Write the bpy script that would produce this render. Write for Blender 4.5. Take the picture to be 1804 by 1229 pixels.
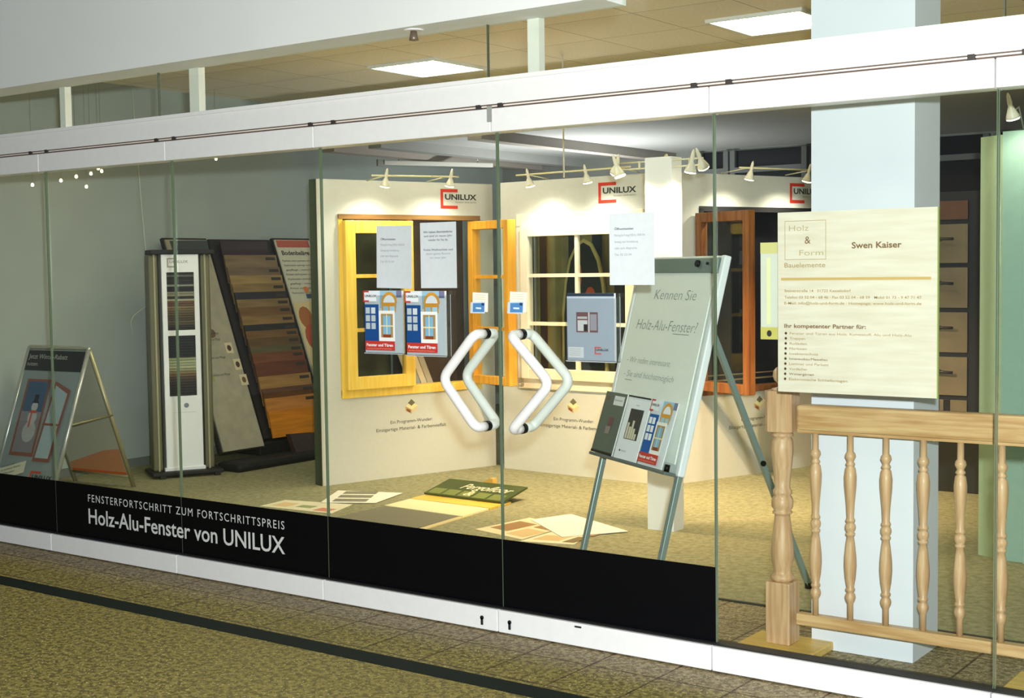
import bpy, bmesh, math, random
from mathutils import Vector, Matrix
random.seed(4)
PI = math.pi
SC = bpy.context.scene
COL = SC.collection
for o in list(bpy.data.objects): bpy.data.objects.remove(o)

# ---------------------------------------------------------------- camera
F, CX, CZ = 2385.0, 3.301, 1.5029
YAW, PITCH, ROLL = 0.6273, -0.0593, -0.0139
fwd = Vector((-math.sin(YAW)*math.cos(PITCH), math.cos(YAW)*math.cos(PITCH), math.sin(PITCH)))
rgt = Vector((math.cos(YAW), math.sin(YAW), 0)); up = rgt.cross(fwd)
r2 = rgt*math.cos(ROLL)+up*math.sin(ROLL); u2 = up*math.cos(ROLL)-rgt*math.sin(ROLL)
cd = bpy.data.cameras.new('camera'); cam = bpy.data.objects.new('camera', cd); COL.objects.link(cam)
m = Matrix((r2, u2, -fwd)).transposed().to_4x4(); m.translation = Vector((CX, -4.4665, CZ))
cam.matrix_world = m
cd.sensor_width = 36; cd.lens = F*36/1804; cd.clip_start = .05; cd.clip_end = 100
SC.camera = cam

# ---------------------------------------------------------------- world, lights, exposure
w = bpy.data.worlds.new('world'); SC.world = w; w.use_nodes = True
bg = w.node_tree.nodes['Background']; bg.inputs[0].default_value = (.80, .88, .90, 1); bg.inputs[1].default_value = .16
SC.view_settings.view_transform = 'Standard'; SC.view_settings.look = 'None'
SC.view_settings.exposure = 0.0; SC.view_settings.gamma = 1; SC.view_settings.use_curve_mapping = False

def lamp(name, kind, loc, energy, color, rot=None, parent=None, **kw):
    l = bpy.data.lights.new(name, kind); l.energy = energy; l.color = color
    for k, v in kw.items(): setattr(l, k, v)
    o = bpy.data.objects.new(name, l); COL.objects.link(o); o.location = loc
    if rot: o.rotation_euler = rot
    if parent: o.parent = parent
    return o
# the photographer's flash, on top of the camera
lamp('camera_flash', 'POINT', (3.37, -4.42, 1.68), 1500, (.95, .98, 1.0), shadow_soft_size=.04)
# the arcade's own ceiling light, above the corridor
lamp('corridor_light', 'AREA', (1.6, -2.6, 3.15), 34, (1.0, .92, .60), shape='RECTANGLE', size=3.0, size_y=1.2)

# ---------------------------------------------------------------- materials
def lin(h):
    h = h.lstrip('#'); c = [int(h[i:i+2], 16)/255 for i in (0, 2, 4)]
    return tuple(x/12.92 if x <= .04045 else ((x+.055)/1.055)**2.4 for x in c)+(1,)
MC = {}
def mat(h, rough=.6, metal=0, noise=.015, scale=30, spec=.4, kind='noise', h2=None, bump=0, stretch=(1, 1, 1), coat=0, name=None):
    key = (h, rough, metal, noise, scale, spec, kind, h2, bump, stretch, coat)
    if key in MC: return MC[key]
    M = bpy.data.materials.new(name or 'surface_'+h.strip('#')); M.use_nodes = True; MC[key] = M
    nt = M.node_tree; N = nt.nodes; L = nt.links; b = N['Principled BSDF']
    b.inputs['Roughness'].default_value = rough; b.inputs['Metallic'].default_value = metal
    b.inputs['Specular IOR Level'].default_value = spec; b.inputs['Coat Weight'].default_value = coat
    tc = N.new('ShaderNodeTexCoord'); mp = N.new('ShaderNodeMapping'); mp.inputs['Scale'].default_value = stretch
    L.new(tc.outputs['Object'], mp.inputs[0])
    t = N.new('ShaderNodeTexNoise'); t.inputs['Scale'].default_value = scale; t.inputs['Detail'].default_value = 6
    if kind == 'speck': t.inputs['Roughness'].default_value = .75
    L.new(mp.outputs[0], t.inputs[0])
    c = lin(h); mx = N.new('ShaderNodeMix'); mx.data_type = 'RGBA'
    if h2: c1, c2 = c, lin(h2)
    else: c1 = tuple(x*(1-noise) for x in c[:3])+(1,); c2 = tuple(min(1, x*(1+noise)) for x in c[:3])+(1,)
    mx.inputs[6].default_value = c1; mx.inputs[7].default_value = c2
    rp = N.new('ShaderNodeMapRange'); rp.inputs[1].default_value = .35; rp.inputs[2].default_value = .65
    L.new(t.outputs[0], rp.inputs[0]); L.new(rp.outputs[0], mx.inputs[0]); L.new(mx.outputs[2], b.inputs['Base Color'])
    if bump:
        bp = N.new('ShaderNodeBump'); bp.inputs['Strength'].default_value = bump; bp.inputs['Distance'].default_value = .004
        L.new(t.outputs[0], bp.inputs['Height']); L.new(bp.outputs[0], b.inputs['Normal'])
    return M
def wood(h, h2, axis='X', rough=.42, scale=5):
    s = {'X': (.5, 7, 7), 'Y': (7, .5, 7), 'Z': (7, 7, .5)}[axis]
    return mat(h, rough, h2=h2, scale=scale, stretch=s, coat=.15)
def emit(h, s):
    key = ('e', h, s)
    if key in MC: return MC[key]
    M = bpy.data.materials.new('glow_'+h.strip('#')); M.use_nodes = True; MC[key] = M
    N = M.node_tree.nodes; N.clear(); e = N.new('ShaderNodeEmission'); o = N.new('ShaderNodeOutputMaterial')
    e.inputs[0].default_value = lin(h); e.inputs[1].default_value = s; M.node_tree.links.new(e.outputs[0], o.inputs[0]); return M
def glass(tint, refl=1.0, key='g'):
    k = ('g', tint, refl)
    if k in MC: return MC[k]
    M = bpy.data.materials.new('clear_glass'); M.use_nodes = True; MC[k] = M
    nt = M.node_tree; N = nt.nodes; L = nt.links; N.clear()
    o = N.new('ShaderNodeOutputMaterial'); mx = N.new('ShaderNodeMixShader'); t = N.new('ShaderNodeBsdfTransparent')
    g = N.new('ShaderNodeBsdfGlossy'); fr = N.new('ShaderNodeLayerWeight'); pw = N.new('ShaderNodeMath'); pw.operation = 'POWER'; pw.inputs[1].default_value = 5
    ml = N.new('ShaderNodeMath'); ml.operation = 'MULTIPLY_ADD'; fr.inputs[0].default_value = .5
    t.inputs[0].default_value = lin(tint); g.inputs['Roughness'].default_value = .0   # Schlick: .04 + .96 (1-cos)^5, the same from both sides
    ml.inputs[1].default_value = .96*refl; ml.inputs[2].default_value = .035*refl; L.new(fr.outputs['Facing'], pw.inputs[0]); L.new(pw.outputs[0], ml.inputs[0]); L.new(ml.outputs[0], mx.inputs[0])
    L.new(t.outputs[0], mx.inputs[1]); L.new(g.outputs[0], mx.inputs[2]); L.new(mx.outputs[0], o.inputs[0]); return M
def grid_mat(h, hj, sx, sy, joint, off=(0, 0, 0), rough=.6, base=None):
    """Tiles of sx by sy metres with thin joints over an optional speckled base."""
    M = bpy.data.materials.new('tiles'); M.use_nodes = True; nt = M.node_tree; N = nt.nodes; L = nt.links
    b = N['Principled BSDF']; b.inputs['Roughness'].default_value = rough
    tc = N.new('ShaderNodeTexCoord'); mp = N.new('ShaderNodeMapping'); mp.inputs['Location'].default_value = off
    L.new(tc.outputs['Object'], mp.inputs[0])
    br = N.new('ShaderNodeTexBrick'); br.offset = 0; br.squash = 1
    br.inputs['Scale'].default_value = 1; br.inputs['Brick Width'].default_value = sx; br.inputs['Row Height'].default_value = sy
    br.inputs['Mortar Size'].default_value = joint; br.inputs['Mortar Smooth'].default_value = .2
    c = lin(h); br.inputs['Color1'].default_value = c; br.inputs['Color2'].default_value = tuple(x*.95 for x in c[:3])+(1,)
    br.inputs['Mortar'].default_value = lin(hj); L.new(mp.outputs[0], br.inputs[0])
    t = N.new('ShaderNodeTexNoise'); t.inputs['Scale'].default_value = 60; t.inputs['Detail'].default_value = 5; L.new(tc.outputs['Object'], t.inputs[0])
    mx = N.new('ShaderNodeMix'); mx.data_type = 'RGBA'; mx.blend_type = 'MULTIPLY'; mx.inputs[0].default_value = 1
    rp = N.new('ShaderNodeMapRange'); rp.inputs[1].default_value = .3; rp.inputs[2].default_value = .7; rp.inputs[3].default_value = .85; rp.inputs[4].default_value = 1
    L.new(t.outputs[0], rp.inputs[0]); L.new(br.outputs[0], mx.inputs[6]); L.new(rp.outputs[0], mx.inputs[7]); L.new(mx.outputs[2], b.inputs[0])
    return M
def terrazzo():
    """Speckled olive terrazzo; square brownish slabs in a border row next to the shopfront."""
    M = bpy.data.materials.new('terrazzo'); M.use_nodes = True; nt = M.node_tree; N = nt.nodes; L = nt.links
    b = N['Principled BSDF']; b.inputs['Roughness'].default_value = .55; b.inputs['Specular IOR Level'].default_value = .25
    tc = N.new('ShaderNodeTexCoord')
    def noise(s, lo, hi, d=4, r=.6):
        t = N.new('ShaderNodeTexNoise'); t.inputs['Scale'].default_value = s; t.inputs['Detail'].default_value = d; t.inputs['Roughness'].default_value = r
        L.new(tc.outputs['Object'], t.inputs[0]); q = N.new('ShaderNodeMapRange'); q.inputs[1].default_value = lo; q.inputs[2].default_value = hi
        L.new(t.outputs[0], q.inputs[0]); return q.outputs[0]
    def mix(fac, a, c, mode='MIX'):
        q = N.new('ShaderNodeMix'); q.data_type = 'RGBA'; q.blend_type = mode
        for i, v in ((0, fac), (6, a), (7, c)):
            if isinstance(v, (tuple, float, int)): q.inputs[i].default_value = v
            else: L.new(v, q.inputs[i])
        return q.outputs[2]
    olive = mix(noise(40, .43, .57), lin('#5a5226'), lin('#8c8042'))
    brown = mix(noise(40, .43, .57), lin('#6e6044'), lin('#9c8d6c'))
    sp = N.new('ShaderNodeSeparateXYZ'); L.new(tc.outputs['Object'], sp.inputs[0])
    e = N.new('ShaderNodeMapRange'); e.inputs[1].default_value = -.36; e.inputs[2].default_value = -.16; L.new(sp.outputs[1], e.inputs[0])
    c = mix(e.outputs[0], olive, brown)
    c = mix(noise(75, .60, .66, 3), c, lin('#4a4020')); c = mix(noise(95, .62, .68, 2), c, lin('#d8cc98'))
    br = N.new('ShaderNodeTexBrick'); br.offset = 0; br.inputs['Scale'].default_value = 1; br.inputs['Brick Width'].default_value = .2948
    br.inputs['Row Height'].default_value = .2948; br.inputs['Mortar Size'].default_value = .0055; br.inputs['Mortar Smooth'].default_value = .3
    for i in (1, 2): br.inputs[i].default_value = (1, 1, 1, 1)
    br.inputs[3].default_value = (.35, .3, .25, 1)
    mp = N.new('ShaderNodeMapping'); mp.inputs['Location'].default_value = (.026, .218, 0); L.new(tc.outputs['Object'], mp.inputs[0]); L.new(mp.outputs[0], br.inputs[0])
    e2 = N.new('ShaderNodeMath'); e2.operation = 'GREATER_THAN'; e2.inputs[1].default_value = -.53; L.new(sp.outputs[1], e2.inputs[0])
    c2 = mix(1.0, c, br.outputs[0], 'MULTIPLY'); L.new(mix(e2.outputs[0], c, c2), b.inputs[0]); return M

WHITE = mat('#e4e5e4', .35, name='white_enamel'); OFFWHITE = mat('#e6e4dc', .7, name='plaster_white')
BLACK = mat('#07080c', .3, spec=.15, name='black_film'); DARK = mat('#1c1b1b', .6, name='dark')
PANEL = mat('#c9cac2', .7, noise=.02, name='cream_panel'); RED = mat('#c8321e', .6, name='red_print'); INK = mat('#2a2826', .6, name='ink')
GREYINK = mat('#77736c', .7, name='grey_ink'); PAPER = mat('#cdd4d8', .75, noise=.02, name='paper')
YEL = wood('#e8bd44', '#f2cf62', 'Z'); YEL2 = wood('#d8962a', '#e6ab3c', 'Z'); OAK = wood('#b38b64', '#cdab84', 'Z', scale=9)
OAKX = wood('#b58a5a', '#d2b080', 'X', scale=9); CHEST = wood('#77421f', '#94602e', 'Z'); CREAMW = mat('#f1e6cf', .4, name='cream_paint')
STEEL = mat('#93a7a4', .3, metal=.5, name='grey_steel'); ALU = mat('#b9bdb8', .3, metal=.6, name='aluminium')
GL = glass('#fafdfb'); GLEDGE = mat('#66755e', .2, name='glass_edge'); ACR = glass('#f4f6f6', 1.2)

# ---------------------------------------------------------------- mesh helpers
class MB:
    def __init__(s): s.bm = bmesh.new(); s.mats = []
    def mi(s, m):
        if m is None: return 0
        if m not in s.mats: s.mats.append(m)
        return s.mats.index(m)
    def _add(s, fs, m):
        i = s.mi(m)
        for f in fs: f.material_index = i
    def box(s, a, b, m=None, bev=0):
        a, b = Vector(a), Vector(b); v = [s.bm.verts.new((x, y, z)) for x in (a.x, b.x) for y in (a.y, b.y) for z in (a.z, b.z)]
        q = [(0, 1, 3, 2), (4, 6, 7, 5), (0, 4, 5, 1), (2, 3, 7, 6), (0, 2, 6, 4), (1, 5, 7, 3)]
        fs = [s.bm.faces.new([v[i] for i in f]) for f in q]; s._add(fs, m)
        if bev:
            es = list({e for f in fs for e in f.edges})
            r = bmesh.ops.bevel(s.bm, geom=es, offset=bev, segments=2, affect='EDGES', profile=.5, material=-1); s._add([f for f in r['faces']], m)
        return s
    def prism(s, pts, d, m=None):
        """Extrude polygon pts (3D, planar) by vector d."""
        d = Vector(d); a = [s.bm.verts.new(Vector(p)) for p in pts]; b = [s.bm.verts.new(Vector(p)+d) for p in pts]; n = len(pts)
        fs = [s.bm.faces.new(a), s.bm.faces.new(b[::-1])]+[s.bm.faces.new((a[i], b[i], b[(i+1) % n], a[(i+1) % n])) for i in range(n)]
        s._add(fs, m); return s
    def bar(s, p, q, w, h, m=None, upv=(0, 0, 1)):
        p, q = Vector(p), Vector(q); d = (q-p).normalized(); u = Vector(upv); x = d.cross(u)
        if x.length < 1e-4: x = d.cross(Vector((0, 1, 0)))
        x.normalize(); y = x.cross(d); c = [(-w/2, -h/2), (w/2, -h/2), (w/2, h/2), (-w/2, h/2)]
        return s.prism([p+x*a+y*b for a, b in c], q-p, m)
    def sweep(s, path, r, m=None, n=12, caps=True):
        path = [Vector(p) for p in path]; rings = []; t0 = (path[1]-path[0]).normalized()
        x = t0.orthogonal().normalized()
        for i, p in enumerate(path):
            t = ((path[min(i+1, len(path)-1)]-p).normalized()+(p-path[max(i-1, 0)]).normalized()).normalized()
            x = (x-t*x.dot(t)).normalized(); y = t.cross(x); rr = r[i] if isinstance(r, (list, tuple)) else r
            rings.append([s.bm.verts.new(p+(x*math.cos(a)+y*math.sin(a))*rr) for a in (2*PI*k/n for k in range(n))])
        fs = [s.bm.faces.new((A[k], A[(k+1) % n], B[(k+1) % n], B[k])) for A, B in zip(rings, rings[1:]) for k in range(n)]
        for f in fs: f.smooth = True
        if caps: fs += [s.bm.faces.new(rings[0][::-1]), s.bm.faces.new(rings[-1])]
        s._add(fs, m); return s
    def lathe(s, prof, c=(0, 0, 0), m=None, n=20, ax=None):
        """prof: (r, z) upward."""
        c = Vector(c); R = Matrix.Identity(3) if ax is None else Vector((0, 0, 1)).rotation_difference(Vector(ax)).to_matrix()
        rings = [[s.bm.verts.new(c+R@Vector((r*math.cos(2*PI*k/n), r*math.sin(2*PI*k/n), z))) for k in range(n)] for r, z in prof]
        fs = [s.bm.faces.new((A[k], A[(k+1) % n], B[(k+1) % n], B[k])) for A, B in zip(rings, rings[1:]) for k in range(n)]
        for f in fs: f.smooth = True
        fs += [s.bm.faces.new(rings[0][::-1]), s.bm.faces.new(rings[-1])]; s._add(fs, m); return s
    def build(s, name, m=None, parent=None, loc=None, rot=None, link=True):
        if m is not None and not s.mats: s.mats = [m]
        s.bm.normal_update()
        me = bpy.data.meshes.new(name); bmesh.ops.recalc_face_normals(s.bm, faces=s.bm.faces); s.bm.to_mesh(me); s.bm.free()
        for q in s.mats: me.materials.append(q)
        o = bpy.data.objects.new(name, me); COL.objects.link(o)
        if parent: o.parent = parent
        if loc: o.location = loc
        if rot: o.rotation_euler = rot
        return o
def box(name, a, b, m, parent=None, bev=0): return MB().box(a, b, m, bev).build(name, m, parent)
def fillet(pts, r, n=6):
    pts = [Vector(p) for p in pts]; out = [pts[0]]
    for a, b, c in zip(pts, pts[1:], pts[2:]):
        u, v = (a-b), (c-b); k = min(r, u.length*.49, v.length*.49); p, q = b+u.normalized()*k, b+v.normalized()*k
        for i in range(n+1):
            t = i/n; out.append(p*(1-t)**2+b*2*t*(1-t)+q*t*t)
    out.append(pts[-1]); return out
def tag(o, label=None, cat=None, group=None, kind=None):
    if label: o['label'] = label
    if cat: o['category'] = cat
    if group: o['group'] = group
    if kind: o['kind'] = kind
    return o
def thing(name, label, cat, loc=(0, 0, 0), rotz=0, group=None, rot=None):
    o = bpy.data.objects.new(name, None); COL.objects.link(o); o.location = loc; o.rotation_euler = rot or (0, 0, rotz)
    o.empty_display_size = .1; return tag(o, label, cat, group)
def struct(o, label=None): o['kind'] = 'structure'; return o
def copy_tree(o, parent=None):
    c = o.copy(); COL.objects.link(c); c.parent = parent
    for ch in [q for q in bpy.data.objects if q.parent == o]: copy_tree(ch, c)
    return c

TXT = {}
def text_polys(s, bold=0, spacing=1.0):
    k = (s, bold, spacing)
    if k not in TXT:
        cu = bpy.data.curves.new('t', 'FONT'); cu.body = s; cu.size = 1; cu.offset = bold; cu.space_character = spacing; cu.resolution_u = 3
        ob = bpy.data.objects.new('t', cu); me = bpy.data.meshes.new_from_object(ob)
        V = [(v.co.x, v.co.y) for v in me.vertices]; P = [tuple(p.vertices) for p in me.polygons]
        bpy.data.objects.remove(ob); bpy.data.curves.remove(cu); bpy.data.meshes.remove(me); TXT[k] = (V, P)
    return TXT[k]
class Print:
    """Flat print laid out in the local x-z plane, each layer a hair in front (-y) of the last."""
    def __init__(s, y=0, step=.0004): s.y = y; s.step = step; s.v = []; s.f = []; s.m = []; s.mats = []
    def _m(s, m):
        if m not in s.mats: s.mats.append(m)
        return s.mats.index(m)
    def lay(s): s.y -= s.step; return s
    def poly(s, pts, m):
        s.lay(); b = len(s.v); s.v += [(x, s.y, z) for x, z in pts]; s.f.append(tuple(range(b, b+len(pts)))); s.m.append(s._m(m)); return s
    def rect(s, x0, z0, x1, z1, m): return s.poly([(x0, z0), (x1, z0), (x1, z1), (x0, z1)], m)
    def ell(s, cx, cz, rx, rz, m, a0=0, a1=2*PI, n=20): return s.poly([(cx+rx*math.cos(a0+(a1-a0)*k/n), cz+rz*math.sin(a0+(a1-a0)*k/n)) for k in range(n+(0 if a1-a0 > 6.2 else 1))], m)
    def text(s, t, x, z, h, m, width=None, align='L', shear=0, bold=0, spacing=1.0, slope=0, maxw=None):
        s.lay(); V, P = text_polys(t, bold, spacing); sz = h/.70
        if not V: return s
        x0 = min(v[0] for v in V); x1 = max(v[0] for v in V); sx = sz if width is None else width/(x1-x0)
        if maxw and (x1-x0)*sx > maxw: sx = maxw/(x1-x0)
        W = (x1-x0)*sx; ox = x-(W/2 if align == 'C' else W if align == 'R' else 0); b = len(s.v)
        s.v += [(ox+(vx-x0)*sx+vy*sz*shear, s.y, z+vy*sz+slope*(vx-x0)*sx) for vx, vy in V]
        i = s._m(m)
        for p in P: s.f.append(tuple(b+q for q in p)); s.m.append(i)
        return s
    def logo(s, x, z, h, red=RED, ink=INK, sub=True, text='UNILUX'):
        """Open red bracket with the name across it; x, z = lower left, h = height."""
        b = h*.16; w_ = h*1.05
        s.rect(x, z, x+b, z+h, red); s.rect(x, z, x+w_, z+b, red); s.rect(x, z+h-b, x+w_, z+h, red)
        s.text(text, x+h*.27, z+h*.47, h*.27, ink, width=h*1.95, bold=.03)
        if sub: s.text('fenster und türen', x+h*.9, z+h*.30, h*.09, GREYINK, width=h*1.3)
        return s
    def build(s, name, parent=None, loc=None, rot=None):
        me = bpy.data.meshes.new(name); me.from_pydata(s.v, [], s.f)
        for q in s.mats: me.materials.append(q)
        for p, i in zip(me.polygons, s.m): p.material_index = i
        o = bpy.data.objects.new(name, me); COL.objects.link(o)
        if parent: o.parent = parent
        if loc: o.location = loc
        if rot: o.rotation_euler = rot
        return o

# ================================================================ the setting
TERR = terrazzo()
struct(box('floor', (-9, -8, -.2), (6, .955, 0), TERR))
struct(box('trim_4', (-9, -.655, 0), (6, -.545, .0015), mat('#141d1a', .7, spec=.1, name='dark_inlay')))
CARP = mat('#7b795c', .95, h2='#a09c7c', scale=26, kind='speck', bump=.3, spec=.1, name='carpet')
struct(box('floor_carpet', (-5.3, .955, -.2), (5.2, 7.3, .004), CARP))
struct(box('trim_5', (-5.3, .945, 0), (5.2, .962, .008), mat('#2c2f2a', .5, name='carpet_edge')))
WALL = mat('#a2aba6', .8, noise=.03, scale=3, name='grey_wall')
struct(box('wall_left', (-5.4, .0, 0), (-5.25, 7.3, 3.3), WALL))
struct(box('baseboard_left', (-5.25, 0, 0), (-5.235, 7.2, .07), mat('#6c726c', .6)))
struct(box('wall_left_far', (-9, -.02, 0), (-5.25, .12, 3.3), WALL))
struct(box('wall_back', (-5.4, 7.2, 0), (5.3, 7.35, 3.3), mat('#8f918c', .8, noise=.03, name='back_wall')))
struct(box('wall_right', (5.2, 0, 0), (5.35, 7.3, 3.3), WALL))
CEIL = grid_mat('#f6ead0', '#a89c7c', .625, .625, .004, (.1, .2, 0), .8)
struct(box('ceiling', (-5.4, .0, 2.95), (5.3, 4.05, 3.05), CEIL))
struct(box('ceiling_rear', (-5.4, 4.05, 2.6), (5.3, 7.3, 2.7), mat('#b4b6b6', .85, noise=.03, name='rear_ceiling')))
struct(box('wall_bulkhead', (-5.3, 4.03, 2.6), (5.3, 4.08, 2.95), mat('#ddd68a', .8, noise=.02, name='bulkhead')))
# ceiling beams running back over the rear of the shop
for i, (x, m_) in enumerate(((-4.88, '#b3a9a2'), (-4.35, '#a4a5a4'), (-3.3, '#a9a29c'))):
    struct(box('trim_%d' % (6+i), (x, 4.08, 2.52), (x+.14, 7.2, 2.6), mat(m_, .8)))
# dark night windows along the top of the back wall
NIGHT = mat('#10131c', .25, noise=.1, name='night_glass'); FRG = mat('#6f7272', .6)
for i, (x0, x1) in enumerate(((-2.85, -2.62), (-2.5, -1.83), (-1.68, -1.0), (-.86, -.2), (-.06, .62), (.76, 1.5), (1.64, 2.4), (2.54, 3.3), (3.44, 4.2))):
    wr = struct(thing('window_%d' % (10+i), None, None, (0, 7.2, 0)))
    z0 = .9 if x0 > -1.1 else 1.6
    MB().box((x0-.05, -.06, z0-.05), (x0, 0, 2.58), FRG).box((x1, -.06, z0-.05), (x1+.05, 0, 2.58), FRG).box((x0, -.06, z0-.05), (x1, 0, z0), FRG)\
        .box((x0, -.06, 2.37), (x1, 0, 2.42), FRG).build('window_frame', FRG, wr)
    box('pane', (x0, -.02, z0), (x1, -.005, 2.58), NIGHT, wr)
# big square column just behind the glass
struct(box('wall_column', (1.16, .47, 0), (1.565, .75, 2.95), mat('#d9dde6', .75, noise=.02, scale=4, name='painted_column')))

# ---- shopfront: soffit, header, transom, glazed panels
struct(box('trim_1', (-9, -.17, 2.495), (.60, .03, 3.6), mat('#dfe3e1', .7, noise=.015, scale=2, name='soffit_white')))
hd = struct(thing('trim_2', None, None))
MB().box((-9, -.05, 2.165), (5, .07, 2.265), WHITE).box((-9, -.06, 2.255), (5, .07, 2.272), WHITE).build('header_rail', WHITE, hd)
box('track_gap', (-9, -.035, 2.150), (5, .06, 2.166), mat('#5b4a42', .6), hd)
box('track_strip', (-9, -.042, 2.155), (5, -.03, 2.1605), mat('#e2d9d0', .4), hd)
for k, x in enumerate((-3.08, -2.94, -2.05, -1.92, -1.0, -.86, -.055, .055, .93, 1.07, 1.93, 2.1)):
    box('roller_clip', (x-.012, -.05, 2.149), (x+.012, -.03, 2.167), mat('#3a3634', .5), hd)
tr = struct(thing('window_1', None, None))
box('pane', (-9, .0, 2.272), (5, .010, 2.95), GL, tr)
for x0, x1 in ((-2.895, -2.85), (-1.868, -1.80), (.15, .205)):
    box('mullion', (x0, .015, 2.27), (x1, .055, 2.95), OFFWHITE, tr)
for x in (-2.08, -.04, 2.02): box('glass_joint', (x-.0015, -.002, 2.272), (x+.0015, .012, 2.95), mat('#4e5548', .4), tr)

XS = [-5.06, -4.03, -3.016, -1.99, -.985, .004, .988, 2.004, 3.02, 4.03]
def keyhole(x, parent):
    k = MB().lathe([(.0085, 0), (.0085, .004)], (x, -.048, .056), DARK, ax=(0, -1, 0)).box((x-.005, -.052, .026), (x+.005, -.048, .056), DARK)
    k.build('keyhole', DARK, parent)
def glass_leaf(i, x0, x1):
    door = i in (4, 5); nm = ('door_%d' % (i-3)) if door else 'window_%d' % (i+2)
    r = struct(thing(nm, None, None)); g = .0025
    MB().box((x0+g, -.045, 2.055), (x1-g, .045, 2.149), WHITE, .003).build('top_rail', WHITE, r)
    MB().box((x0+g, -.045, .006), (x1-g, .045, .098), WHITE, .003).build('bottom_rail', WHITE, r)
    box('rail_shadow_gap', (x0, -.030, .0985), (x1, .030, .104), DARK, r)
    box('pane', (x0+g+.002, -.005, .10), (x1-g-.002, .005, 2.056), GL, r)
    for xa in (x0+g-.001, x1-g-.002): box('glass_edge', (xa, -.006, .10), (xa+.002, .006, 2.055), GLEDGE, r)
    if i < 6: box('black_film', (x0+g, -.0065, .104), (x1-g, -.0045, .386), BLACK, r)
    if door:
        s = -1 if i == 4 else 1; ax_, vx = (-.072, -.244) if s < 0 else (.110, .300); ztop, zm, zb = 1.236, 1.048, .852
        for sd, d in (('out', -.075), ('in', .075)):
            h = MB(); h.sweep(fillet([(ax_, .008*(-1 if d < 0 else 1), ztop), (ax_, d, ztop), (vx, d, zm), (ax_, d, zb), (ax_, .008*(-1 if d < 0 else 1), zb)], .045, 8), .0205, WHITE, 16)
            h = h.build('pull_handle', WHITE, r)
            for z in (ztop, zb): MB().lathe([(.022, 0), (.022, .012)], (ax_, 0, z), BLACK, ax=(0, -1 if d < 0 else 1, 0)).build('rubber_washer', BLACK, h)
        keyhole(-.075 if s < 0 else .067, r)
        if s > 0: box('rail_clip', (.385, -.049, .082), (.415, -.044, .088), DARK, r)
    return r
for i in range(len(XS)-1): glass_leaf(i, XS[i], XS[i+1])
box('cover_plate', (-.012, -.048, 2.095), (.012, -.044, 2.160), mat('#a8aaa4', .4, metal=.3), hd)
# lettering on the black film, runs over two leaves
LET = mat('#cfd3cf', .6, name='white_vinyl')
for nm, lb, args, kw in (('small_lettering', 'upper line of small spaced white capitals on the black band', ('FENSTERFORTSCHRITT ZUM FORTSCHRITTSPREIS', -2.735, .296, .040, LET), dict(width=1.47, spacing=1.25)),
                         ('large_lettering', 'lower line of large white letters on the black band', ('Holz-Alu-Fenster von UNILUX', -2.735, .180, .080, LET), dict(width=1.47, bold=.012))):
    p_ = Print(-.0068); p_.text(*args, **kw); tag(p_.build(nm), lb, 'lettering', 'white lettering on the black band')

# sprinkler heads
def sprinkler(x, y, z, label):
    t = thing('sprinkler_head', label, 'sprinkler', (x, y, z), group='sprinkler heads')
    MB().lathe([(.045, -.006), (.04, 0)], (0, 0, 0), WHITE).build('rose', WHITE, t)
    MB().lathe([(.012, -.045), (.020, -.043), (.017, -.03), (.013, -.006)], (0, 0, 0), mat('#7a6a5c', .4, metal=.5)).build('nozzle', None, t)
sprinkler(-.345, -.10, 2.495, 'white sprinkler head under the soffit above the glass front')
sprinkler(.68, 1.0, 2.95, 'small sprinkler head on shop ceiling right of the soffit end')
sprinkler(-1.85, 1.1, 2.95, 'small sprinkler head on shop ceiling right of the left white transom post')

# ================================================================ ceiling lights
def ceiling_light(x0, y0, label, s=20, z=2.95):
    t = thing('ceiling_light', label, 'ceiling light', (x0, y0, 2.95), group='square louvred ceiling lights')
    MB().box((0, 0, -.02), (.61, .02, 0), WHITE).box((0, .59, -.02), (.61, .61, 0), WHITE).box((0, .02, -.02), (.02, .59, 0), WHITE).box((.59, .02, -.02), (.61, .59, 0), WHITE).build('frame', WHITE, t)
    box('diffuser', (.02, .02, -.006), (.59, .59, -.002), emit('#fff6dc', s), t)
    lv = MB()
    for k in range(8): lv.box((.02+k*.0765, .02, -.014), (.024+k*.0765, .59, -.006))
    for k in range(5): lv.box((.02, .02+k*.14, -.014), (.59, .024+k*.14, -.006))
    lv.build('louvre', ALU, t); t.location.z = z
ceiling_light(-3.20, 2.80, 'glowing square louvred ceiling light above the left display wall')
ceiling_light(-.50, 2.76, 'glowing louvred ceiling light beside the big column', 18)
ceiling_light(-3.20, .90, 'unseen added louvred ceiling light close behind the soffit, farther left', 26)  # this one and the next are out of sight, added to brighten the shop
ceiling_light(-1.85, .90, 'unseen added louvred ceiling light close behind the soffit, nearer the doors', 26)

# unseen upward fill, added behind the display walls to brighten the rear ceiling
lamp('rear_fill_light', 'AREA', (-3.2, 5.6, 1.5), 45, (1.0, .98, .95), rot=(PI, 0, 0), shape='DISK', size=.5)

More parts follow.
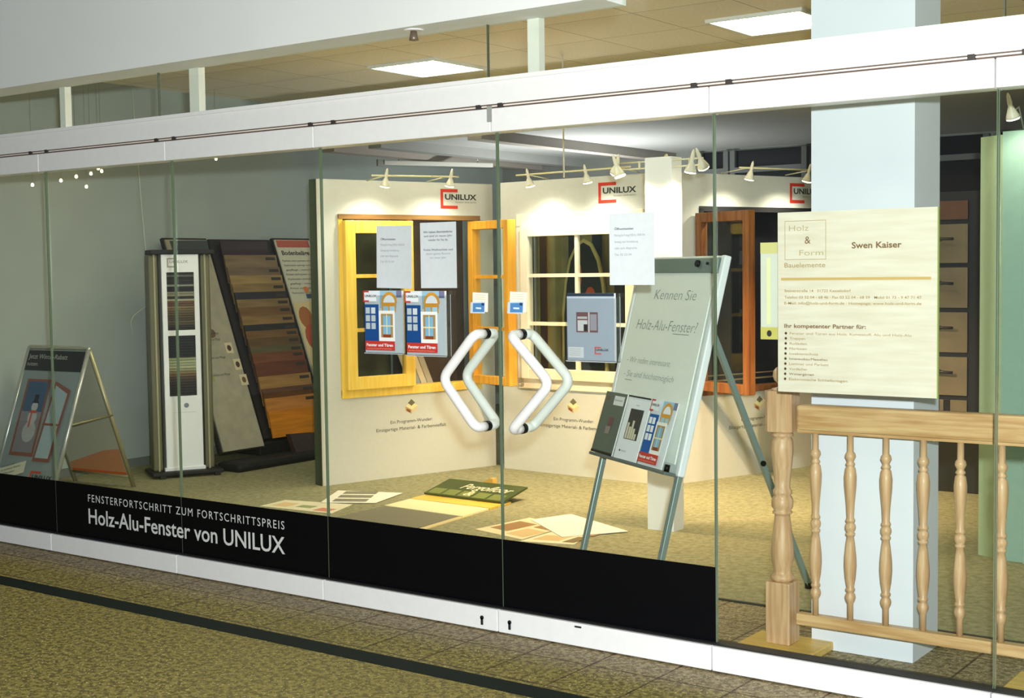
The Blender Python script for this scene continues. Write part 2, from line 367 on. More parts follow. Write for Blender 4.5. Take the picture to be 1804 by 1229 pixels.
# ================================================================ display walls
A1, A2, A3 = math.atan2(.9535, .3014), math.atan2(-.0611, .998), math.atan2(.944, .33)
SIDE = mat('#46523c', .7, name='dark_green_edge')
def display_wall(label, loc, rz, op, s_len=1.5):
    """Cream board 2.14 m high with an opening op=(x0,x1,z0,z1), a logo and a caption."""
    t = thing('display_wall', label, 'display wall', loc, rz, 'cream display walls with built-in sample windows')
    x0, x1, z0, z1 = op; T = .10
    b = MB().box((.004, 0, 0), (s_len, T, z0), PANEL).box((.004, 0, z1), (s_len, T, 2.14), PANEL).box((.004, 0, z0), (x0, T, z1), PANEL).box((x1, 0, z0), (s_len, T, z1), PANEL)
    b.build('board', PANEL, t)
    box('end_cap', (0, .004, 0), (.004, T, 2.14), SIDE, t)
    p = Print(-.0004); p.logo(1.03 if loc[0] < -3 else .90 if loc[0] < -2 else 1.055, 1.95, .145, sub=True); p.build('logo', t)
    p = Print(-.0004); cx = .745 if loc[0] < -3 else .66 if loc[0] < -2 else .74
    p.text('Ein Programm-Wunder:', cx, .395, .024, INK, align='C', width=.36)
    p.text('Einzigartige Material- & Farbenvielfalt', cx, .345, .024, INK, align='C', width=.60); p.build('caption', t)
    p = Print(-.0004); c = (cx, .515); h = .045; w_ = .052
    CB, CT, CR = mat('#b8a070', .7), mat('#6e6a50', .7), mat('#d8c8a0', .7)
    p.poly([(c[0]-w_, c[1]), (c[0], c[1]-h*.6), (c[0], c[1]-h*1.3), (c[0]-w_, c[1]-h*.7)], CB)
    p.poly([(c[0]+w_, c[1]), (c[0], c[1]-h*.6), (c[0], c[1]-h*1.3), (c[0]+w_, c[1]-h*.7)], CR)
    p.poly([(c[0]-w_, c[1]), (c[0], c[1]-h*.6), (c[0]+w_, c[1]), (c[0], c[1]+h*.6)], mat('#e6dca8', .7))
    p.poly([(c[0]-w_*.6, c[1]+h*.5), (c[0], c[1]), (c[0]+w_*.6, c[1]+h*.5), (c[0], c[1]+h*1.1)], CT)
    p.poly([(c[0]-w_*.8, c[1]-h*.35), (c[0]-w_*.2, c[1]-h*.7), (c[0]-w_*.2, c[1]-h*1.1), (c[0]-w_*.8, c[1]-h*.75)], mat('#8a4a2c', .7)); p.build('cube_emblem', t)
    return t
def sash(t, w_, h, bar_z, bar_x, m, name='casement', st=.06, th=.055, gl=GL, loc=(0, 0, 0), rz=0):
    """Openable sash, origin at its lower hinge corner; frame, bars and pane."""
    s = thing(name, None, None, loc, rz); s.parent = t
    fr = MB().box((0, -th, 0), (st, 0, h), m, .004).box((w_-st, -th, 0), (w_, 0, h), m, .004).box((st, -th, 0), (w_-st, 0, st*1.1), m, .004).box((st, -th, h-st*1.1), (w_-st, 0, h), m, .004)
    fr.build('sash_frame', m, s)
    box('pane', (st, -th/2-.003, st), (w_-st, -th/2+.003, h-st), gl, s)
    if bar_z or bar_x:
        b = MB()
        for z in bar_z: b.box((st, -th/2-.014, z-.013), (w_-st, -th/2+.014, z+.013), m)
        for x in bar_x: b.box((x-.013, -th/2-.015, st), (x+.013, -th/2+.015, h-st), m)
        b.build('glazing_bars', m, s)
    return s
DGL = glass('#b4bda8', 1.3)
# --- left display wall with the yellow casement window
W1 = display_wall('cream display wall at left with the yellow casement window, under two spotlights', (-3.293, 2.349, 0), A1, (.19, 1.36, .64, 1.885))
MB().box((.165, -.02, 1.865), (1.37, .10, 1.90), wood('#7a5a34', '#96713f', 'X')).box((.165, -.015, .62), (.195, .1, 1.87), YEL).box((1.335, -.015, .61), (1.365, .1, 1.87), YEL)\
    .box((.165, -.02, .605), (1.365, .1, .665), YEL, .003).box((.735, -.005, .66), (.775, .08, 1.87), YEL2).build('window_frame', YEL, W1)
sash(W1, .56, 1.19, (.42, .80), (), YEL, loc=(.192, -.004, .665), st=.082)
sash(W1, .50, 1.20, (.41, .79), (), YEL2, name='open_casement', loc=(1.335, -.01, .655), rz=-PI/2, st=.055, th=.075)
box('backing_board', (.19, .30, .55), (.76, .31, 1.95), mat('#5a5c3c', .35, h2='#3c3a28', scale=4), W1)
box('dark_back', (.76, .26, .55), (1.40, .27, 1.95), mat('#4a4038', .3, noise=.15, scale=3), W1)
box('shelf_edge', (.76, .1, .58), (1.36, .27, .60), mat('#6b4a2c', .5), W1)
sm = MB()
for k, hc in enumerate(('#b9a98c', '#8d8f88', '#c3b494', '#a39a84')): sm.prism([(.82+k*.055, .11, .605), (.87+k*.055, .11, .605), (.80+k*.055, .24, .96), (.75+k*.055, .24, .96)], (0, .006, 0), mat(hc, .7))
o = sm.build('mirrored_strips', None, W1)  # solid strips standing in for the reflection of rack samples in the glass
# --- centre display wall with the white window
W2 = display_wall('cream display wall in the centre with the white barred window', (-2.704, 3.692, 0), A2, (.19, 1.26, .66, 1.885))
MB().box((.165, -.02, 1.80), (1.285, .10, 1.90), CREAMW, .004).box((.165, -.02, .625), (.225, .1, 1.82), CREAMW, .004).box((1.225, -.02, .625), (1.285, .1, 1.82), CREAMW, .004)\
    .box((.165, -.02, .62), (1.285, .10, .70), CREAMW, .004).build('window_frame', CREAMW, W2)
sash(W2, 1.0, 1.115, (.405, .755), (.505,), CREAMW, loc=(.225, -.0, .695), st=.07)
OLI = mat('#8e8552', .5, h2='#7a7348', scale=6)
box('backing_board', (-.25, .46, .5), (1.3, .47, 2.0), OLI, W2)
MB().box((-.10, .44, .5), (-.05, .455, 2.0), mat('#20242a', .3)).box((-.03, .43, .5), (-.01, .445, 2.0), ALU).box((.02, .44, .5), (.08, .455, 2.0), mat('#20242a', .3)).box((.52, .44, 1.2), (.60, .455, 2.0), mat('#1e2e36', .3))\
    .box((.30, .44, 1.2), (.40, .455, 2.0), mat('#2a2a28', .3)).box((.72, .44, .5), (.95, .455, 1.42), mat('#2a2824', .3)).build('dark_strips', None, W2)
ab = thing('arched_board', 'dark pointed-arch board with orange marks seen through the white window', 'board', (-2.704+.998*.47+.0611*.40, 3.692-.0611*.47+.40, 0), A2)
arch = [(-.19, .1), (.19, .1), (.185, 1.15), (.16, 1.38), (.12, 1.55), (.06, 1.66), (0, 1.69), (-.06, 1.66), (-.12, 1.55), (-.16, 1.38), (-.185, 1.15)]
MB().prism([(x*1.12, 0, z*1.015 if z > 1 else 0.004) for x, z in arch], (0, .02, 0), mat('#c0b26a', .5)).build('arch_trim', None, ab)
p = Print(-.001); p.poly(arch, mat('#23281f', .4))
for x, z, a, b in ((-.05, 1.45, .035, .10), (.06, 1.3, .045, .06), (-.06, 1.2, .04, .05), (.05, 1.1, .035, .06), (-.03, .98, .03, .05)): p.ell(x, z, a, b, mat('#a8461e', .5), n=9)
p.build('painted_face', ab)
# --- right display wall with the open brown window
W3 = display_wall('cream display wall at right, partly behind the column, with the brown open window', (-1.205, 3.74, 0), A3, (.17, 1.36, .62, 1.905))
MB().box((.165, -.01, 1.88), (1.37, .1, 1.915), DARK).box((.16, -.02, .60), (1.37, .1, .64), CHEST, .003).box((.165, -.01, .62), (.20, .1, 1.9), DARK).build('window_frame', CHEST, W3)
sash(W3, .53, 1.22, (), (), CHEST, name='open_casement', loc=(.17, -.02, .645), rz=-PI/2-.03, st=.06, th=.06)
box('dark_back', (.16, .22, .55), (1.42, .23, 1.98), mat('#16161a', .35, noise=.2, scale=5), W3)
MB().box((.2, .09, .68), (1.36, .11, .69), mat('#8a7a5a', .4)).box((.2, .09, .72), (1.36, .11, .726), mat('#8a7a5a', .4)).build('sill_strip', None, W3)

# ================================================================ spotlights
SPOTC = (1.0, .90, .74)
def spot(name_group, label, loc, aim, energy=16, tilt=(0, 0, 1)):
    """Small white reflector lamp; aim = direction the light goes."""
    t = thing('spotlight', label, 'spotlight', loc, group=name_group)
    a = Vector(aim).normalized(); ax = -a
    MB().lathe([(.034, 0), (.030, .012), (.017, .045), (.010, .06), (.012, .075), (.0085, .11), (.003, .125)], (0, 0, 0), mat('#efe9d2', .3), 16, ax).build('lamp_shade', None, t)
    MB().lathe([(.031, -.006), (.031, -.001)], (0, 0, 0), None, 16, ax).build('bulb', emit('#fff3d8', 22), t)
    l = lamp('spot_light', 'SPOT', tuple(a*.012), energy, SPOTC if energy < 60 else (1.0, .68, .38), parent=t, spot_size=2.3 if energy < 200 else 1.35, spot_blend=.8, shadow_soft_size=.03)
    l.rotation_euler = a.to_track_quat('-Z', 'Y').to_euler(); return t
def rail(label, p, q, posts, wallpts=()):
    t = thing('lamp_rail', label, 'lamp rail', p, group='lamp rails on the display walls')
    d = Vector(q)-Vector(p)
    MB().sweep([(0, 0, 0), tuple(d)], .006, mat('#e8dfae', .35), 8).build('rod', None, t)
    for a in wallpts:
        f = d*a; MB().sweep([tuple(f), tuple(f+Vector(posts))], .004, mat('#d8d2b0', .35), 6).build('bracket', None, t)
    return t
rail('thin cream lamp rail along the top of the left display wall', (-2.96, 2.555, 2.155), (-2.742, 3.244, 2.165), (-.24, .076, -.02), (.15, .85))
spot('spotlights of the left display wall', 'white spotlight at the left end of the left display wall rail', (-2.929, 2.654, 2.085), (-.30, .10, -1), 20)
spot('spotlights of the left display wall', 'white spotlight above the bracket logo of the left display wall', (-2.766, 3.169, 2.10), (-.30, .10, -1), 20)
rail('thin cream lamp rail along the top of the centre display wall', (-2.36, 3.42, 2.165), (-1.38, 3.37, 2.17), (.015, .25, -.02), (.1, .9))
spot('spotlights of the centre display wall', 'white spotlight above the left end of the white barred window', (-2.232, 3.411, 2.085), (.03, .30, -1), 20)
spot('spotlights of the centre display wall', 'white spotlight left of the bracket logo of the centre display wall', (-1.731, 3.381, 2.085), (.03, .30, -1), 20)
rail('dark thin lamp rail along the top of the right display wall', (-.86, 3.93, 2.165), (-.60, 4.67, 2.17), (-.24, .084, -.02), (.1, .9))
spot('spotlights of the right display wall', 'white spotlight above the brown open window', (-.829, 4.016, 2.09), (-.30, .10, -1), 26)
spot('spotlights of the right display wall', 'white spotlight touching the column edge above the right bracket logo', (-.643, 4.546, 2.09), (-.30, .10, -1), 26)
# thin white rod that hangs over the centre wall
tag(MB().sweep([(-1.87, 3.30, 2.12), (-1.87, 3.30, 2.95)], .006, mat('#e4e0d0', .4), 8).build('hanging_rod'), 'thin white rod hanging from the ceiling over the centre display wall', 'rod')

# white lamp post with its double-bar arm
ps = thing('lamp_post', 'tall white square post standing free before the centre display wall', 'post', (-.505, 2.26, 0))
box('post', (-.085, -.06, 0), (.085, .06, 2.115), mat('#f3f3f0', .5, noise=.01), ps, .002)
arm = MB()
for z in (2.058, 2.095): arm.sweep([(-.30, 0, z), (.275, 0, z)], .0045, None, 8)
arm.box((-.135, -.006, 2.055), (-.128, .006, 2.10)).box((.185, -.006, 2.06), (.192, .006, 2.10))
arm.build('double_bar_arm', mat('#ddd8b8', .35), ps, loc=(0, -.04, 0))
MB().lathe([(.012, 0), (.012, .008), (.004, .02)], (.02, 0, 2.115), mat('#c9b98a', .4), 10).build('cap_screw', None, ps)
for l_, x, a in (('white spotlight at the left end of the post arm, turned left', -.80, (-.55, .55, -1)), ('white spotlight at the left end of the post arm, turned down', -.735, (.32, .12, -1)),
              ('white spotlight at the right end of the post arm, turned right', -.235, (.05, .75, -1)), ('white spotlight at the right end of the post arm, turned down', -.285, (-.25, .12, -1))):
    spot('spotlights on the white lamp post', l_, (x, 2.23 if 'down' not in l_ else 2.17, 2.045 if 'down' not in l_ else 2.02)  , a, 360 if 'down' not in l_ else 110)
# batten light hung under the rear ceiling
bt = thing('batten_light', 'unlit long white tube fitting hanging behind the left display wall', 'light fitting', (-4.95, 4.95, 2.485), math.atan2(.95, .5))
box('batten', (0, -.03, -.02), (1.1, .03, .02), OFFWHITE, bt, .005); box('end_piece', (-.06, -.02, -.03), (0, .02, .03), mat('#a9a9a4', .5), bt)
for x in (.15, .95): MB().sweep([(x, 0, .02), (x, 0, .115)], .004, ALU, 6).build('hanger', None, bt)

# little halogen bulbs strung near the top of the left wall, and a loose cord
hal = [(65, -4.95, 1.256, 2.13), (1, -4.95, 1.489, 2.171), (1, -4.95, 1.619, 2.205), (1, -4.95, 1.703, 2.136), (1, -4.95, 1.746, 2.232), (1, -4.95, 1.812, 2.272), (1, -4.95, 1.84, 2.255), (1, -4.95, 2.94, 2.405)]
names = ['leftmost', 'second from left', 'third from left', 'fourth from left', 'fifth from left', 'sixth from left', 'seventh from left', 'rightmost, apart from the others']
for nme, (_, x, y, z) in zip(names, hal):
    t = thing('halogen_bulb', 'tiny halogen bulb on a wire near the left wall, ' + nme, 'halogen bulb', (x, y, z), group='tiny halogen bulbs near the left wall')
    MB().sweep([(0, 0, .01), (0, 0, 2.95-z)], .0012, mat('#8a8f8c', .5), 5).build('wire', None, t)
    MB().lathe([(.003, -.012), (.010, -.006), (.010, .004), (.004, .012)], (0, 0, 0), None, 10).build('bulb', emit('#ffdf9a', 14), t)
cw = MB().sweep(fillet([(-5.22, 2.35, 2.95), (-5.22, 2.40, 2.17), (-5.22, 2.43, 1.75), (-5.22, 2.48, 1.28), (-5.22, 2.30, 1.18), (-5.22, 2.27, 1.13), (-5.22, 2.29, 1.03)], .06), .004, mat('#c8cdb8', .5), 6).build('loose_cord')
tag(cw, 'thin pale cord hanging loose down the left wall', 'cord')

# ================================================================ A-frame sign
T = Vector((-4.696, 1.244, 1.002)); ph = 1.65; AW, SP, H = .60, .727, 1.002
af = thing('pavement_sign', 'folding aluminium A-frame sign with a snowman poster, far left', 'A-frame sign', (T.x, T.y, 0), ph-PI/2)
# local: x to the right, y to the back
lean = math.atan2(SP/2, H); L_ = math.hypot(SP/2, H)
for sgn, nm in ((-1, 'front_frame'), (1, 'rear_frame')):
    f = thing(nm, None, None, (0, 0, H), rot=(-sgn*(-1)*-lean if False else (lean if sgn > 0 else -lean), 0, 0)); f.parent = af
    # board hangs down local -z from the hinge
    mm = MB(); 
    for x in (-AW/2, AW/2): mm.sweep([(x, 0, -.01), (x, 0, -L_)], .015, None, 10)
    mm.sweep(fillet([(-AW/2, 0, -.02), (-AW/2, 0, .0), (AW/2, 0, .0), (AW/2, 0, -.02)], .01), .015, None, 10)
    mm.sweep([(-AW/2, 0, -L_+.09), (AW/2, 0, -L_+.09)], .010, None, 8)
    mm.build('tube_frame', ALU if sgn < 0 else mat('#a9a27e', .35, metal=.4), f)
    bd = MB().box((-AW/2+.012, -.006, -L_+.10), (AW/2-.012, .006, -.02), mat('#7d8a8a', .5) if sgn < 0 else mat('#b9b8a4', .6)); bd.build('poster_board', None, f)
    p = Print(-.007)
    if sgn < 0:
        p.rect(-.285, -.17, .285, -.025, mat('#141412', .35))
        p.text('Jetzt Winter-Rabatt', -.27, -.085, .034, mat('#a9aca4', .6), maxw=.46); p.text('nutzen.', -.27, -.135, .028, mat('#a9aca4', .6), maxw=.2)
        wr, rd = mat('#7c4a3c', .5), mat('#b0442c', .5); p.rect(-.22, -.77, .02, -.23, wr); p.rect(-.20, -.745, .0, -.25, mat('#34506e', .5)); p.rect(-.20, -.745, .0, -.46, mat('#77747a', .5))
        p.ell(-.08, -.60, .065, .075, mat('#9c9e9c', .6)); p.ell(-.08, -.50, .045, .05, mat('#a6a8a4', .6)); p.ell(-.08, -.425, .032, .035, mat('#a6a8a4', .6))
        p.rect(-.11, -.40, -.05, -.388, DARK); p.rect(-.10, -.39, -.06, -.34, DARK); p.rect(-.115, -.47, -.045, -.452, rd); p.rect(-.10, -.57, -.085, -.46, rd)
        p.poly([(.03, -.80), (.20, -.80), (.24, -.30), (.07, -.24)], wr); p.poly([(.05, -.775), (.18, -.775), (.215, -.325), (.085, -.27)], mat('#93a6ab', .4)); p.poly([(.045, -.55), (.22, -.55), (.22, -.535), (.045, -.535)], wr)
        p.poly([(-.28, -.96), (-.02, -.88), (-.02, -.80), (-.28, -.87)], mat('#c3c3ac', .6))
        for k, ww in enumerate((.12, .18, .14)): p.text(('Sichern Sie sich jetzt', 'die attraktiven Rabatte', 'auf Fenster.')[k], -.25, -.865-.027*k, .014, INK, width=ww, slope=.28)
        p.logo(.05, -.965, .10, rd, DARK, sub=False); p.build('poster', f)
    else:
        # inner side of the rear board carries an orange sweep
        p.poly([(-.28, -.965), (.28, -.965), (.28, -.945), (-.28, -.945)], mat('#d0602a', .5))
        p.poly([(-.28, -.945), (.28, -.945), (.28, -.76), (.12, -.78), (-.28, -.90)], mat('#c98a62', .6)); p.build('poster', f)
for x in (-.31, .31): MB().sweep([(x, -SP/4*.98, H*.5), (x, SP/4*.98, H*.53)], .008, None, 8).build('cross_strut', mat('#8f8a6a', .4, metal=.4), af)
tb = thing('white_tub', 'rounded white plastic tub beside the A-frame sign at the left edge', 'tub', (-4.70, .50, 0))
MB().lathe([(.14, 0), (.19, .10), (.205, .30), (.20, .48), (.17, .56), (.10, .60), (.03, .61)], (0, 0, 0), mat('#f2f2ee', .4), 24).build('body', None, tb)

# ================================================================ colour-sample tower
tw = thing('sample_tower', 'tall white colour-sample tower with two windows of coloured strips', 'sample tower', (-4.6+.477*.145, 2.05+.879*.145, 0), math.atan2(.879, .477))
# local x along face, -y to viewer
MB().box((-.25, -.10, .02), (.27, .22, .05), DARK, .008).box((-.20, -.12, .0), (-.16, -.08, .03), DARK).box((.20, -.12, 0), (.24, -.08, .03), DARK).build('base_plate', None, tw)
for sx in (-1, 1):
    MB().box((sx*.155-.0, -.01, .05), (sx*.225, .13, 1.64), mat('#6e6a52', .4, metal=.2), .012).box((sx*.185-.006, -.02, .05), (sx*.185+.006, -.01, 1.64), mat('#a39f80', .4)).build('side_profile', None, tw)
box('core', (-.15, .0, .05), (.15, .14, 1.64), mat('#3a3a36', .5), tw)
WF = mat('#f1f3f6', .4, noise=.01)
MB().box((-.135, -.035, .07), (-.10, .0, 1.64), WF).box((.10, -.035, .07), (.135, 0, 1.64), WF).box((-.10, -.035, 1.51), (.10, 0, 1.64), WF).box((-.10, -.035, 1.045), (.10, 0, 1.085), WF)\
    .box((-.10, -.035, .07), (.10, 0, .60), WF).box((-.15, -.045, .05), (.15, .0, .075), WF, .004).build('front_panel', None, tw)
MB().lathe([(.018, 0), (.016, .006)], (.02, -.035, .53), mat('#8f9aa8', .3, metal=.5), 14, (0, -1, 0)).build('lock', None, tw)
for z0, cs in ((1.085, ['#1b1a18', '#5a5a54', '#1a1a1a', '#2b2826', '#20201e', '#7f857a', '#191b1d', '#15181a', '#85836a', '#8c8a70', '#2a2622', '#9a9880', '#6a4630', '#5c4630', '#7a6646', '#6a5a3c', '#5c4e36', '#54462f', '#4c3e2b', '#463a2a', '#574d38', '#4a4238', '#2c2622', '#1b1816']),
               (.60, ['#15171b']*8+['#8d9472', '#a3a884', '#98a07c', '#a9ab86', '#8d8f6a', '#7a6a46', '#6a5236', '#4c3a2c', '#3a2e26', '#2e2420', '#2a211e', '#241c1a', '#1f1817', '#1b1615'])):
    n = len(cs); hh = .425/n if z0 > 1 else .445/n; b = MB()
    for k, c in enumerate(reversed(cs)): b.box((-.10, -.028, z0+k*hh+.002), (.10, -.012, z0+(k+1)*hh-.001), mat(c, .45))
    b.box((-.10, -.012, z0), (.10, 0, z0+.44), DARK); b.build('colour_strips', None, tw)
p = Print(-.0354); gm = mat('#a8a2a8', .6); p.logo(-.095, 1.545, .07, gm, gm, sub=False); p.build('logo', tw); p = Print(-.0354); p.rect(-.08, .478, .09, .4795, gm); p.build('seam_line', tw)
cp = MB().box((-.215, -.05, 1.64), (.255, .16, 1.675), DARK, .008); cp.build('top_cap', None, tw)
MB().prism([(-.03, .05, 1.675), (.235, .05, 1.675), (.245, .13, 1.745), (-.035, .13, 1.745)], (0, .015, 0), mat('#3a3f42', .4)).build('lid', None, tw)

# ================================================================ sample rack against the left wall
rk = thing('sample_rack', 'leaning floor-sample rack with printed side slabs, behind the sample tower', 'rack', (-4.5, 0, .1))
# lean: x falls by .6 for each 1.6 of height; local x-z is the lean profile, y along wall
lx = lambda s: -.6*s/1.7088; lz = lambda s: 1.6*s/1.7088
def slab(name, y0, y1, s0, s1, m, off=0.0, th=.03):
    n = Vector((1.6, 0, .6)).normalized()
    pts = [Vector((lx(s0), y0, lz(s0)))+n*off, Vector((lx(s0), y1, lz(s0)))+n*off, Vector((lx(s1), y1, lz(s1)))+n*off, Vector((lx(s1), y0, lz(s1)))+n*off]
    return MB().prism(pts, -n*th, m).build(name, m, rk)
slab('side_slab', 2.55, 2.97, .04, 1.78, mat('#a19a84', .6, noise=.08, scale=12)); slab('slab_edge', 2.535, 2.985, .03, 1.80, mat('#2b2827', .6), -.012, .03)
slab('side_slab', 3.73, 4.15, .3, 1.79, mat('#cfcbb4', .6)); slab('slab_edge', 3.715, 4.165, .28, 1.81, mat('#2b2827', .6), -.012, .03)
slab('centre_spine', 3.02, 3.70, .1, 1.80, mat('#262223', .6), -.03, .04)
# prints on the slabs: rotate so that print x->+Y, print z-> up the slab
tilt = math.atan2(.6, 1.6)
def slab_print(p, name, y):
    # local frame: x->+Y world, z-> up slab, -y -> front
    X = Vector((0, 1, 0)); Z = Vector((-.6, 0, 1.6)).normalized(); Y = Z.cross(X)
    o = p.build(name, rk); o.matrix_local = Matrix.Translation(Vector((0, y, 0)))@Matrix((X, Y, Z)).transposed().to_4x4(); return o
p = Print(-.001); gi = mat('#3c3834', .7)
for z in (1.70, 1.33, 1.05): p.ell(.20 if z < 1.6 else .25, z-.06, .045, .04, mat('#6a5038' if z != 1.33 else '#b8b49a', .5), n=8)
p.rect(.12, 1.16, .23, 1.26, mat('#c9c4b0', .6)); p.ell(.175, 1.21, .035, .03, mat('#7a2c20', .5), n=8)
p.ell(.19, 1.33, .04, .035, mat('#e8dcc0', .3), n=10)
for z, x in ((.86, .30), (.72, .34), (.59, .36)): p.rect(x, z-.045, x+.075, z+.045, mat('#cdbf9c', .6)); p.ell(x+.038, z, .022, .026, mat('#4a2c20' if z > .6 else '#6a5030', .5), n=8)
for z in (.98, .93, .78, .64): p.text('Eigenschaften und Pflege', .03, z, .018, gi, width=.24)
p.rect(.0, .745, .03, .77, RED); p.rect(.02, .60, .10, .64, mat('#9a9a50', .6)); slab_print(p, 'slab_print', 2.55)
p = Print(-.001); p.rect(.01, 1.72, .40, 1.785, mat('#b8604c', .6)); p.text('Bodenbeläge', .04, 1.65, .04, gi, width=.33, bold=.02)
for k in range(8): p.text(('Parkett und Laminat vom', 'Fachmann verlegt und', 'gepflegt - natürlich')[k % 3], .02+.006*(k % 3), 1.59-k*.042, .016, gi, width=.34-.03*(k % 2))
p.ell(.2, 1.33, .03, .03, mat('#d07a3a', .5), n=9); p.rect(.18, 1.25, .25, 1.29, mat('#3c4a6a', .5))
p.rect(.0, .32, .42, 1.22, mat('#d8c690', .6)); p.ell(.10, 1.08, .08, .10, mat('#a8642c', .5), n=12); p.ell(.30, 1.17, .06, .06, mat('#4a3626', .5), n=12); p.rect(.24, .98, .40, 1.12, mat('#1e1e22', .5))
p.ell(.12, .90, .09, .12, mat('#b0502a', .5), n=12); p.ell(.30, .86, .10, .10, mat('#15171a', .5), n=12); p.ell(.28, .66, .07, .16, mat('#e6d6bc', .5), n=12); p.poly([(.08, .34), (.2, .34), (.16, .85)], mat('#b45a30', .5)); slab_print(p, 'slab_print', 3.73)
MB().box((-.02, 2.47, -.10), (.24, 4.1, -.03), mat('#17191c', .6), .03).box((-.35, 2.95, -.04), (-.04, 4.1, .06), mat('#17191c', .6), .01).build('rack_base', None, rk)
MB().prism([(.02, 3.22, .10), (.20, 3.14, -.096), (.20, 3.34, -.096), (.10, 3.42, .10)], (-.05, 0, .0), mat('#2e1d1c', .6)).build('rack_foot', None, rk)
# 18 floor boards in a cascade
cols = ['#2b1c1e', '#6f5a3c', '#64523a', '#8a7040', '#7a6238', '#262226', '#75603c', '#6a4c2c', '#7d6238', '#222422', '#6b4e2c', '#5b4526', '#565034', '#6a4024', '#5c341e', '#8f6c3a', '#5a3c26', '#a87038', '#b8721e']
tops = [427.6, 453, 475, 490, 505, 520, 533, 547, 563, 578, 589, 602, 617, 628, 645, 669, 690, 707, 729]
wds = ['uppermost dark brown', 'dull tan second', 'dull brown third', 'light tan fourth', 'light tan fifth', 'black-brown sixth', 'tan seventh', 'reddish tan eighth', 'light tan ninth', 'black tenth', 'tan eleventh', 'brown twelfth', 'greyish thirteenth', 'red-brown fourteenth', 'dark red-brown fifteenth', 'light tan sixteenth', 'dark brown seventeenth', 'light orange eighteenth', 'bright orange lowest']
for k, (c, ty, wd) in enumerate(zip(cols, tops, wds)):
    u = (ty-427.6)/(729-427.6); s = 1.76-(1.76-.30)*u; y0 = 3.08+.0*u; y1 = 3.66 if k else 3.60
    n = Vector((1.6, 0, .6)).normalized(); top = Vector((lx(s)-4.5, 0, lz(s)+.1))+n*.035
    o = MB().box((-.012, y0, -.235 if k < 18 else -.215), (0, y1, 0), wood(c, '#%02x%02x%02x' % tuple(min(255, int(int(c[i:i+2], 16)*1.18)) for i in (1, 3, 5)), 'Y', .5)).build('floor_sample')
    if k < 18 and k: 
        pr = Print(); pr.rect(.45, -.045, .56, -.02, mat('#3a332b', .6)); q = pr.build('label_strip', o); q.matrix_local = Matrix.Translation((0, y0, 0))@Matrix(((0, -1, 0), (1, 0, 0), (0, 0, 1))).to_4x4()
    o.location = (top.x, 0, top.z); o.rotation_euler = (0, -math.radians(13), 0)
    tag(o, '%s wooden floor sample board in the cascade of the rack' % wd, 'floor sample', 'floor sample boards on the rack')

# ================================================================ easel with flip chart
ph = 1.014; th = .248; a_ = Vector((math.sin(ph), -math.cos(ph), 0)); b_ = Vector((math.cos(ph), math.sin(ph), 0))
ez = thing('flipchart_easel', 'grey tripod flip chart easel with handwriting standing behind the right door', 'easel', (.209, .48, 0), math.atan2(a_.y, a_.x))
# local x right, y back, leaning: board frame empty rotated about x
fb = thing('leaning_frame', None, None, (0, 0, 0), rot=(-th, 0, 0)); fb.parent = ez
for x in (-.353, .353):
    MB().box((x-.014, -.012, 0), (x+.014, .012, .70), STEEL, .003).lathe([(.017, -.002), (.017, .03)], (x, 0, 0), BLACK, 10).build('front_leg', STEEL, fb)
MB().box((-.378, -.012, .655), (.378, .012, 1.592), mat('#c6cfcc', .4), .006).build('board', None, fb)
MB().box((.350, -.02, .655), (.380, .014, 1.592), mat('#dfe6ea', .35), .006).build('side_strip', None, fb); MB().box((-.380, -.02, .655), (-.350, .014, 1.592), mat('#dfe6ea', .35), .006).build('side_strip', None, fb)
box('clamp_bar', (-.36, -.028, 1.515), (.345, -.012, 1.580), mat('#71837f', .35, metal=.3), fb, .003)
MB().lathe([(.016, 0), (.014, .012)], (.19, -.028, 1.553), BLACK, 14, (0, -1, 0)).build('knob', BLACK, fb); MB().lathe([(.006, 0), (.006, .008)], (.27, -.028, 1.553), BLACK, 10, (0, -1, 0)).build('knob', BLACK, fb)
MB().box((-.36, -.017, .70), (.325, -.012, 1.52), mat('#dde3dc', .8)).build('paper_pad', None, fb)
p = Print(-.0175); pen = mat('#87908c', .7, name='felt_pen')
p.text('Kennen Sie', -.16, 1.395, .046, pen, width=.37, shear=.18, bold=-.012); p.text('Holz-Alu-Fenster?', -.27, 1.255, .048, pen, width=.54, shear=.2, bold=-.012)
p.rect(.08, 1.243, .22, 1.246, pen)
p.text('- Wir reden interessant', -.29, 1.10, .028, pen, width=.40, shear=.25, bold=-.01); p.text('- Sie sind höchstmöglich', -.29, 1.035, .028, pen, width=.46, shear=.25, bold=-.01)
p.rect(-.27, 1.018, -.20, 1.021, pen); p.text('Unser Angebot', -.31, .925, .030, pen, width=.30, shear=.25, bold=-.01); p.build('handwriting', fb)
box('tray', (-.36, -.075, .650), (.36, .0, .664), mat('#5f6866', .4), fb, .003)
MB().lathe([(.012, 0), (.012, .03)], (.33, -.05, .664), BLACK, 10).build('tray_end', None, fb)
# rear leg from top centre to the back foot
rf = Vector((.76, 1.357, 0))-Vector((.209, .48, 0)); rl = Vector((rf.dot(a_), rf.dot(b_), 0.0)); tp = Vector((0, math.sin(th)*1.56+.02, math.cos(th)*1.56))
MB().bar(tp, rl+Vector((0, 0, .02)), .024, .024, STEEL).lathe([(.018, 0), (.018, .03)], tuple(rl), BLACK, 10).lathe([(.013, 0), (.013, .01)], tuple(tp.lerp(rl, .60)+Vector((.012, 0, 0))), BLACK, 10, (1, 0, 0)).build('rear_leg', STEEL, ez)

